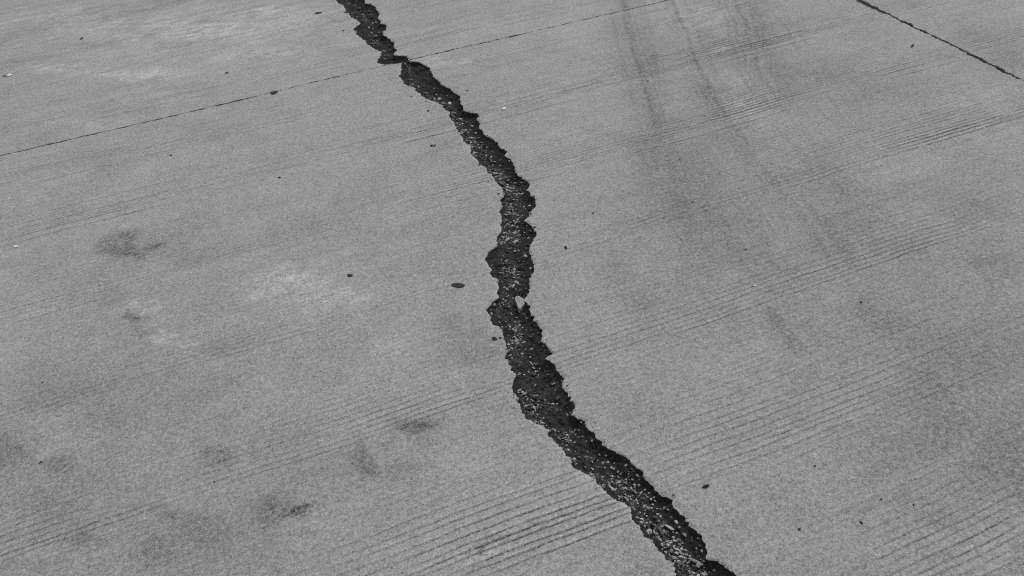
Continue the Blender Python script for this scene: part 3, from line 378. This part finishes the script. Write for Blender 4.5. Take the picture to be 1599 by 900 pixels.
def slab(xa, xb, ya, yb, ncol, crack_side, bias, base_y0, base_y1):
    """xa, xb give the side borders at Y; ya, yb the lower and upper borders at X"""
    ry = rows(base_y0, base_y1); t = np.linspace(0, 1, ncol)
    if bias > 0: t = 1 - (1 - t) ** 1.25
    elif bias < 0: t = t ** 1.25
    A, B = xa(ry), xb(ry)
    x = A[:, None] + (B - A)[:, None] * t[None, :]
    y = np.repeat(ry[:, None], ncol, 1)
    # the ends of the slab follow the joints
    dn = ya(x) - base_y0; up = yb(x) - base_y1
    y = y + dn * np.clip(1 - (y - base_y0) / .05, 0, 1) + up * np.clip(1 - (base_y1 - y) / .05, 0, 1)
    g, ridge = grooves(x, y)
    d_edge = np.full(x.shape, 9.0)
    if crack_side in ('R', 'B'): d_edge = np.minimum(d_edge, np.abs(B[:, None] - x))
    if crack_side in ('L', 'B'): d_edge = np.minimum(d_edge, np.abs(x - A[:, None]))
    rag = 0.5 + 0.5 * noise2(x, y, .016, 61); rag2 = 0.5 + 0.5 * noise2(x, y, .05, 62)
    z = 0.0012 * noise2(x, y, .5, 63) + 0.0005 * noise2(x, y, .06, 64) - 0.0016 * g + 0.0004 * ridge
    z -= 0.0045 * rag * np.clip(1 - d_edge / (.003 + .026 * rag2 ** 2), 0, 1) ** 1.5
    stain = np.clip(gauss(x, y, DATA["dark"], 1.0) * 1.15 + streak_field(x, y), 0, 1)
    stain += 0.06 * np.clip(noise2(x, y, .35, 71) + noise2(x, y, .12, 72) * .6, 0, 2)
    pale = np.clip(gauss(x, y, DATA["pale"], 1.2) + 0.30 * ridge, 0, 1.3)
    rim = np.exp(-d_edge / .006) * np.clip(noise2(x, y, .04, 73) + .55, 0, 1.2)
    R, C = x.shape
    V = np.stack((x, y, z), -1).reshape(-1, 3)
    ii = np.arange(R * C).reshape(R, C)
    Q = np.stack((ii[:-1, :-1], ii[:-1, 1:], ii[1:, 1:], ii[1:, :-1]), -1).reshape(-1, 4)
    loop = np.concatenate((ii[0, :], ii[1:, -1], ii[-1, -2::-1], ii[-2:0:-1, 0]))
    base = len(V); low = V[loop].copy(); low[:, 2] = -0.16
    V = np.concatenate((V, low)); n = len(loop); k = np.arange(n); k1 = (k + 1) % n
    Q = np.concatenate((Q, np.stack((loop[k], base + k, base + k1, loop[k1]), -1)))
    me = mesh_from("concrete_slab", V, Q, smooth=False)
    zero = np.zeros(n)
    for nm, v in (("groove", g), ("stain", stain), ("pale", pale), ("rim", rim)):
        attr(me, nm, np.concatenate((v.ravel(), zero)))
    return link("concrete_slab", me, M_CON, pavement)

c_ = lambda v: (lambda t: np.full(np.shape(t), float(v)))
sl = [slab(c_(XW), XL, c_(Y0), near_edge, 190, 'R', 1, Y0, YJ),
      slab(XR, west_edge, c_(Y0), near_edge, 210, 'L', -1, Y0, YJ),
      slab(c_(XW), XL, far_edge, c_(Y1), 150, 'R', 1, YJ, Y1),
      slab(XR, west_edge, far_edge, c_(Y1), 140, 'L', -1, YJ, Y1),
      slab(east_edge, c_(XE), c_(Y0), near_edge, 160, '', -1, Y0, YJ),
      slab(east_edge, c_(XE), far_edge, c_(Y1), 60, '', -1, YJ, Y1)]
sl[0]["label"] = "near slab left of the crack with dark smudges and pale smears"
sl[1]["label"] = "near slab right of the crack with dark tyre streaks across its grooves"
sl[4]["label"] = "slab beyond the dark joint at the far right"
# plain slabs of the same pavement further round, out of the picture
for bx0, bx1, by0, by1 in ((-6.5, XW - .006, Y0, YJ - .003), (-6.5, XW - .006, YJ + .003, Y1),
                           (-6.5, XW - .006, -6.5, Y0 - .006), (XW, XJ - .004, -6.5, Y0 - .006), (XJ + .004, XE, -6.5, Y0 - .006)):
    n = 24
    gx, gy = np.meshgrid(np.linspace(bx0, bx1, n), np.linspace(by0, by1, n))
    ii = np.arange(n * n).reshape(n, n)
    V = np.stack((gx, gy, 0 * gx), -1).reshape(-1, 3)
    Q = np.stack((ii[:-1, :-1], ii[:-1, 1:], ii[1:, 1:], ii[1:, :-1]), -1).reshape(-1, 4)
    loop = np.concatenate((ii[0, :], ii[1:, -1], ii[-1, -2::-1], ii[-2:0:-1, 0]))
    low = V[loop].copy(); low[:, 2] = -.16; b0 = len(V); V = np.concatenate((V, low)); k = np.arange(len(loop)); k1 = (k + 1) % len(loop)
    Q = np.concatenate((Q, np.stack((loop[k], b0 + k, b0 + k1, loop[k1]), -1)))
    link("concrete_slab", mesh_from("concrete_slab", V, Q), M_CON, pavement)

# dark filling of the crack: one bumpy bed that climbs both broken faces
ry = rows(Y0, Y1); tt = np.linspace(0, 1, 56)
A, B = XL(ry) - .004, XR(ry) + .004
fx = A[:, None] + (B - A)[:, None] * tt[None]; fy = np.repeat(ry[:, None], len(tt), 1)
V = np.stack((fx, fy, fill_z(fx, fy)), -1).reshape(-1, 3); ii = np.arange(len(V)).reshape(fx.shape)
Q = np.stack((ii[:-1, :-1], ii[:-1, 1:], ii[1:, 1:], ii[1:, :-1]), -1).reshape(-1, 4)
me = mesh_from("crack_filling", V, Q, smooth=True)
attr(me, "gravel", np.clip(0.22 + 1.25 * gravel_amount(fx, fy), 0, 1.2).ravel())
prop(link("crack_filling", me, M_FILL, pavement), "long ragged crack sunk between the slabs and filled with black soil")

# dark sealant in the joints
def strip(P, Q_, name):
    n = len(P); V = np.concatenate((P, Q_)); k = np.arange(n - 1)
    return link(name, mesh_from(name, V, np.stack((k, k + 1, n + k + 1, n + k), -1)), M_SEAL, pavement)
xs = np.linspace(XW, XE, 2400)
zs = -0.006 + 0.003 * noise2(xs, xs * 0, .02, 81)
a, b = near_edge(xs) - .003, far_edge(xs) + .003
strip(np.stack((xs, a, zs), -1), np.stack((xs, b, zs), -1), "joint_sealant")
ys = np.linspace(Y0, Y1, 2400); zs = -0.006 + 0.003 * noise2(ys, ys * 0, .02, 82)
a, b = west_edge(ys) - .003, east_edge(ys) + .003
strip(np.stack((b, ys, zs), -1), np.stack((a, ys, zs), -1), "joint_sealant")

# ground sheet under and around the pavement, out to the horizon
n = 40; gx = np.sign(np.linspace(-1, 1, n)) * np.abs(np.linspace(-1, 1, n)) ** 3 * 900
GX, GY = np.meshgrid(gx, gx); ii = np.arange(n * n).reshape(n, n)
V = np.stack((GX, GY, np.full_like(GX, -.165)), -1).reshape(-1, 3)
Q = np.stack((ii[:-1, :-1], ii[:-1, 1:], ii[1:, 1:], ii[1:, :-1]), -1).reshape(-1, 4)
prop(link("ground", mesh_from("ground", V, Q), M_DIRT), "bare soil ground around the concrete pavement", kind="structure")

# ------------------------------------------------------------------ stones
def ico(sub):
    import bmesh
    bm = bmesh.new(); bmesh.ops.create_icosphere(bm, subdivisions=sub, radius=1.0)
    v = np.array([q.co[:] for q in bm.verts]); f = np.array([[q.index for q in p.verts] for p in bm.faces]); bm.free()
    return v, f
ICO1, ICO2 = ico(1), ico(2)
def stone_shape(r, cuts=9, sub=2, lo=.55, hi=.85):
    """a sphere cut by random planes: an angular chip, unit half axes"""
    v, f = ICO2 if sub == 2 else ICO1
    v = v.copy()
    for _ in range(cuts):
        nrm = r.normal(size=3); nrm /= np.linalg.norm(nrm); d = r.uniform(lo, hi)
        s = v @ nrm; m = s > d; v[m] -= np.outer(s[m] - d, nrm)
    v /= np.abs(v).max(axis=0)
    return v, f

# loose fine gravel in the crack: too small and too many to count
r = np.random.default_rng(5)
shapes = [stone_shape(r, 7, 1, .4, .75) for _ in range(14)]
VS, FS, cnt, off = [], [], 0, 0
cand_y = np.concatenate((r.uniform(.45, 1.3, 9000), r.uniform(1.3, 2.4, 9000), r.uniform(2.4, 4.8, 9000)))
cand_s = r.uniform(0, 1, len(cand_y))
wl_ = XR(cand_y) - XL(cand_y); cand_x = XL(cand_y) + cand_s * wl_
am = gravel_amount(cand_x, cand_y)
clus = np.clip(0.45 + 1.1 * noise2(cand_x, cand_y, .035, 91), 0, 1.5)
prob = np.clip(am, 0, 1) ** 1.2 * clus * np.clip(wl_ / .1, 0, 1.2) * 0.95 * np.interp(cand_y, [.5, .8, 1.0], [.42, .5, .9]) * np.interp(cand_y, [1.8, 1.9, 2.2, 2.3, 2.6, 2.7, 3.0, 3.1], [1, 1.7, 1.7, 1.1, 1.1, 1.8, 1.8, 1]) + np.interp(cand_y, [2.2, 3.0], [.07, .022])
keep = (r.uniform(0, 1, len(cand_y)) < prob) & (wl_ > .02) & (cand_s > .03) & (cand_s < .95)
for x, y, w in zip(cand_x[keep], cand_y[keep], wl_[keep]):
    sz = min(0.0014 * math.exp(r.normal(.45, .42)), .006) * (1.0 if y < 1.6 else 1.15 if y < 2.4 else 1.5)
    v, f = shapes[r.integers(len(shapes))]
    ax = np.array([sz * r.uniform(.9, 1.7), sz * r.uniform(.7, 1.1), sz * r.uniform(.45, .8)])
    a = r.uniform(0, 6.28); ca, sa = math.cos(a), math.sin(a); tl = r.normal(0, .3)
    p = v * ax
    p = np.stack((p[:, 0], p[:, 1] * math.cos(tl) - p[:, 2] * math.sin(tl), p[:, 1] * math.sin(tl) + p[:, 2] * math.cos(tl)), -1)
    p = np.stack((p[:, 0] * ca - p[:, 1] * sa, p[:, 0] * sa + p[:, 1] * ca, p[:, 2]), -1)
    zz = float(fill_z(np.array([x]), np.array([y]))[0])
    VS.append(p + (x, y, zz + ax[2] * .45)); FS.append(f + off); off += len(p); cnt += 1
for x, y in [(float((XL if q < .55 else XR)(np.array([yy]))[0]) + (-1 if q < .55 else 1) * abs(r.normal(0, .011)), yy) for q, yy in zip(r.uniform(0, 1, 170), r.uniform(.5, 4.6, 170))]:
    v, f = shapes[r.integers(len(shapes))]; sz = min(.0009 * math.exp(r.normal(.3, .45)), .004) * (1 if y < 2 else 1.4)
    VS.append(v * np.array((sz * 1.3, sz, sz * .7)) + (x, y, sz * .3)); FS.append(f + off); off += len(v)
g_ob = prop(link("crack_gravel", mesh_from("crack_gravel", np.concatenate(VS), None, np.concatenate(FS)), M_GRAVEL), "loose fine grey gravel strewn over the black soil in the crack", "gravel", kind="stuff")

# pebbles that can be told apart
r = np.random.default_rng(17)
peb = []
STRETCH = ((.72, "at the bottom end of the crack"), (.97, "of the lower crack between the rake grooves"), (1.58, "of the crack below the pale concrete piece"),
           (2.45, "of the crack above the pale concrete piece"), (3.51, "of the crack below the cross joint"), (9, "of the crack beyond the cross joint"))
for k in range(10):
    v, f = stone_shape(r, 8, 2, .38, .7); peb.append(mesh_from("pebble", v * .5, None, f)); peb[-1].materials.append(M_STONE)
for i, (x, y, a, b, ang) in enumerate(DATA["pb"]):
    o = bpy.data.objects.new("pebble", peb[i % 10]); col.objects.link(o)
    h = min(a, b) * r.uniform(.5, .8)
    zz = float(fill_z(np.array([x]), np.array([y]))[0])
    o.location = (x, y, zz + h * .28); o.scale = (a * 1.06, b * 1.06, h)
    o.rotation_euler = (r.normal(0, .15), r.normal(0, .15), ang)
    where = next(t for lim, t in STRETCH if y < lim)
    prop(o, "small pale angular pebble in the black soil " + where, "pebble", "pale pebbles " + where)

def on_fill(x, y): return float(fill_z(np.array([x]), np.array([y]))[0])
def prism(name, pts, z0, z1, mat, inset=.12, seed=0):
    """a flat chip: outline in metres, broken chamfered top edge"""
    r = np.random.default_rng(seed); p = np.array(pts, float); c = p.mean(axis=0)
    fine = []
    for k in range(len(p)):
        q = p[(k + 1) % len(p)]
        for t in (0, .34, .67): fine.append(p[k] + (q - p[k]) * t + r.normal(0, .02, 2) * np.linalg.norm(q - p[k]))
    p = np.array(fine); n = len(p)
    jit = lambda s: r.normal(0, s, n)
    h = z1 - z0
    V = [np.column_stack((p, np.full(n, z0))), np.column_stack((p, z1 - h * .10 + jit(h * .02))),
         np.column_stack((c + (p - c) * (1 - inset), z1 + jit(h * .015))), np.column_stack((c + (p - c) * .5, z1 + jit(h * .02)))]
    V = np.concatenate(V + [np.array([[c[0], c[1], z1]])]); Q = []
    for lev in range(3):
        for k in range(n): Q.append((lev * n + k, lev * n + (k + 1) % n, (lev + 1) * n + (k + 1) % n, (lev + 1) * n + k))
    T = [(3 * n + k, 3 * n + (k + 1) % n, 4 * n) for k in range(n)]
    V[:, :2] -= c; V[:, 2] -= z0
    o = link(name, mesh_from(name, V, Q, T), mat); o.location = (c[0], c[1], z0)
    return o
def chip(name, x, y, length, width, height, ang, mat, label, cat, seed, z=0.0, cuts=9):
    if z == 0.0: height *= .6
    """a lump with its own broken shape, resting at height z"""
    r = np.random.default_rng(seed); v, f = stone_shape(r, 3 if name == "dark_scrap" else cuts, 2)
    v = v * np.array((length, width, height)) * .5
    bend = (v[:, 0] / (length * .5)) ** 2
    v[:, 1] += bend * width * r.uniform(-.18, .18)
    v[:, 2] -= v[:, 2].min()
    o = link(name, mesh_from(name, v, None, f), mat); o.location = (x, y, z - height * .06); o.rotation_euler = (0, 0, ang)
    return prop(o, label, cat)
LOOSE = [
    ("dark_scrap", 0.3500, 1.7834, 0.0453, 0.0257, 0.008, -0.545, M_DARK, "long flat black scrap on the concrete left of the crack", "scrap", 300),
    ("dark_scrap", 0.0306, 1.9905, 0.0202, 0.0190, 0.007, -0.684, M_DARK, "small round black lump alone on the slab, left of the long black scrap", "scrap", 301),
    ("dark_crumb", 0.5131, 2.6668, 0.0123, 0.0180, 0.006, -0.485, M_DARK, "left crumb of a touching pair of black crumbs left of the upper crack", "crumb", 302),
    ("dark_crumb", 0.5240, 2.6610, 0.0098, 0.0157, 0.006, -0.485, M_DARK, "right crumb of a touching pair of black crumbs left of the upper crack", "crumb", 303),
    ("dark_flake", 0.3794, 1.5062, 0.0195, 0.0166, 0.005, -0.480, M_DARK, "oval dark grey flake lying close to the left edge of the crack", "flake", 304),
    ("dark_flake", 0.3968, 1.5031, 0.0133, 0.0077, 0.005, -0.879, M_DARK, "thin dark flake between the oval flake and the left edge of the crack", "flake", 305),
    ("dark_seed", 0.7457, 1.8105, 0.0169, 0.0107, 0.006, -1.431, M_DARK, "small black seed on the clean concrete right of the crack", "seed", 306),
    ("dark_scrap", 0.6830, 0.8211, 0.0190, 0.0087, 0.006, -0.027, M_DARK, "black scrap lying on a groove right of the lower crack", "scrap", 307),
    ("dark_scrap", -0.0400, 3.4982, 0.0350, 0.0364, 0.008, -0.208, M_DARK, "black scrap sitting on the cross joint left of the crack", "scrap", 308),
    ("dark_splinter", 0.3226, 4.3876, 0.0458, 0.0272, 0.006, -0.096, M_DARK, "thin black splinter on the far slab at the upper left of the crack", "splinter", 309),
    ("dark_crumb", -0.9896, 4.7622, 0.0170, 0.0309, 0.007, -0.533, M_DARK, "black crumb nearest the upper left corner on the far slab", "crumb", 310),
    ("dark_crumb", -0.2380, 3.8449, 0.0159, 0.0158, 0.007, -0.515, M_DARK, "black crumb on the far slab above the cross joint", "crumb", 311),
    ("dark_crumb", -0.5283, 3.1275, 0.0107, 0.0114, 0.005, -0.481, M_DARK, "black crumb on the near slab below the left part of the cross joint", "crumb", 312),
    ("dark_crumb", -0.1123, 2.7251, 0.0138, 0.0109, 0.005, -0.735, M_DARK, "black crumb in the middle of the slab below the cross joint, left of the crack", "crumb", 313),
    ("dark_crumb", 0.4057, 4.0574, 0.0120, 0.0126, 0.006, -0.869, M_DARK, "tiny black crumb just left of the crack on the far slab", "crumb", 314),
    ("dark_crumb", 0.5475, 3.1271, 0.0083, 0.0137, 0.005, -0.504, M_DARK, "tiny black crumb left of the crack just below the cross joint", "crumb", 315),
    ("dark_crumb", 0.5821, 2.9602, 0.0106, 0.0129, 0.005, -0.498, M_DARK, "tiny black crumb left of the stony stretch of the upper crack", "crumb", 316),
    ("dark_crumb", 0.7974, 3.0553, 0.0109, 0.0111, 0.005, -0.507, M_DARK, "small dark crumb right of the crack just below the cross joint", "crumb", 317),
    ("dark_crumb", 0.6473, 2.2148, 0.0110, 0.0090, 0.005, -0.469, M_DARK, "dark crumb touching the left lip of the crack where it bends", "crumb", 318),
    ("white_chip", 0.8885, 2.8128, 0.0310, 0.0166, 0.010, 0.320, M_WHITE, "bright white elongated chip on the slab right of the upper crack", "chip", 319),
    ("white_chip", -1.3316, 4.4326, 0.0256, 0.0294, 0.012, -0.329, M_WHITE, "white chip at the left border beside a dark splinter on the far slab", "chip", 320),
    ("dark_splinter", -1.3575, 4.4371, 0.0278, 0.0123, 0.006, -0.659, M_DARK, "dark splinter beside the white chip at the left border", "splinter", 321),
    ("white_chip", -1.1004, 2.7165, 0.0220, 0.0140, 0.008, -0.631, M_WHITE, "white chip on the near slab at the left border", "chip", 322),
    ("dark_twig", 2.7672, 2.4536, 0.0453, 0.0110, 0.008, 0.586, M_DARK, "short dark twig on the slab before the joint at the upper right", "twig", 323),
    ("dark_splinter", 0.9550, 0.5992, 0.0099, 0.0050, 0.004, -1.515, M_DARK, "slanted black splinter on the lower right slab", "splinter", 324),
    ("dark_crumb", 0.8170, 0.6397, 0.0074, 0.0055, 0.005, -0.216, M_DARK, "black crumb on the slab right of the bottom end of the crack", "crumb", 325),
    ("dark_crumb", 0.9551, 0.7656, 0.0062, 0.0050, 0.004, -0.412, M_DARK, "black crumb on the bare strip above the lower right splinter", "crumb", 326),
    ("dark_crumb", 1.0367, 0.6302, 0.0052, 0.0046, 0.004, -0.407, M_DARK, "black crumb up and right of the slanted splinter", "crumb", 327),
    ("dark_crumb", 1.0935, 0.5901, 0.0046, 0.0050, 0.004, -0.869, M_DARK, "black crumb in a groove furthest right on the lower right slab", "crumb", 328),
    ("white_crumb", 1.1989, 1.3794, 0.0070, 0.0080, 0.006, -0.444, M_WHITE, "small white crumb on the grooved slab right of the crack", "crumb", 329),
    ("white_crumb", 0.7714, 1.5023, 0.0071, 0.0078, 0.006, -0.441, M_WHITE, "small white crumb between the crack and the dark smudges right of it", "crumb", 330),
    ("dark_crumb", 1.4371, 1.1853, 0.0083, 0.0063, 0.005, -0.441, M_DARK, "black crumb on the dark tyre streak right of the crack", "crumb", 331),
    ("dark_crumb", 0.9128, 1.9463, 0.0082, 0.0076, 0.005, -0.463, M_DARK, "black crumb on the slab right of the bend of the crack", "crumb", 332),
    ("dark_crumb", 1.2573, 1.8471, 0.0071, 0.0077, 0.005, -0.466, M_DARK, "black crumb on the slab between the bend of the crack and the tyre streaks", "crumb", 333),
    ("dark_crumb", 1.2744, 1.5398, 0.0074, 0.0066, 0.005, -0.453, M_DARK, "black crumb on the slab at the lower end of the tyre streaks", "crumb", 334),
    ("dark_splinter", -0.9054, 1.5908, 0.0107, 0.0069, 0.004, 0.369, M_DARK, "short black splinter in a groove at the lower left", "splinter", 335),
    ("dark_crumb", -0.4587, 1.3313, 0.0058, 0.0046, 0.004, -0.202, M_DARK, "black crumb among the dark smudges of the lower left slab", "crumb", 336),
    ("dark_crumb", -0.9306, 1.9118, 0.0067, 0.0064, 0.004, -0.186, M_DARK, "black crumb at the left border below the scratched arc", "crumb", 337),
]
CHIP = [[0.496,1.6376],[0.4973,1.624],[0.493,1.6099],[0.495,1.601],[0.5011,1.6029],[0.507,1.6097],[0.5185,1.614],[0.5218,1.6254],[0.5274,1.6342],[0.5209,1.6455],[0.5148,1.6583],[0.5069,1.6604],[0.4995,1.6556]]
for d in LOOSE: chip(*d)
chip("stone_sliver", .5553, .7692, .030, .0075, .007, 2.15, M_STONE, "long pale stone sliver along the middle of the crack, upper of the two long slivers", "stone", 201, on_fill(.5553, .7692) + .002)
chip("stone_sliver", .5660, .6700, .036, .0075, .008, 2.2, M_STONE, "long pale stone sliver near the bottom end of the crack, lower of two", "stone", 202, on_fill(.566, .67) + .003)
chip("wedge_stone", .5665, .6600, .015, .0105, .008, .4, M_STONE, "pale wedge shaped stone at the foot of the lower long sliver in the crack", "stone", 203, on_fill(.5665, .66) + .002)
cc = prism("concrete_fragment", CHIP, on_fill(.507, 1.6254) - .004, -.003, M_CON, .06, 3)
prop(cc, "pale pointed piece of broken concrete standing in the middle of the crack", "concrete fragment")
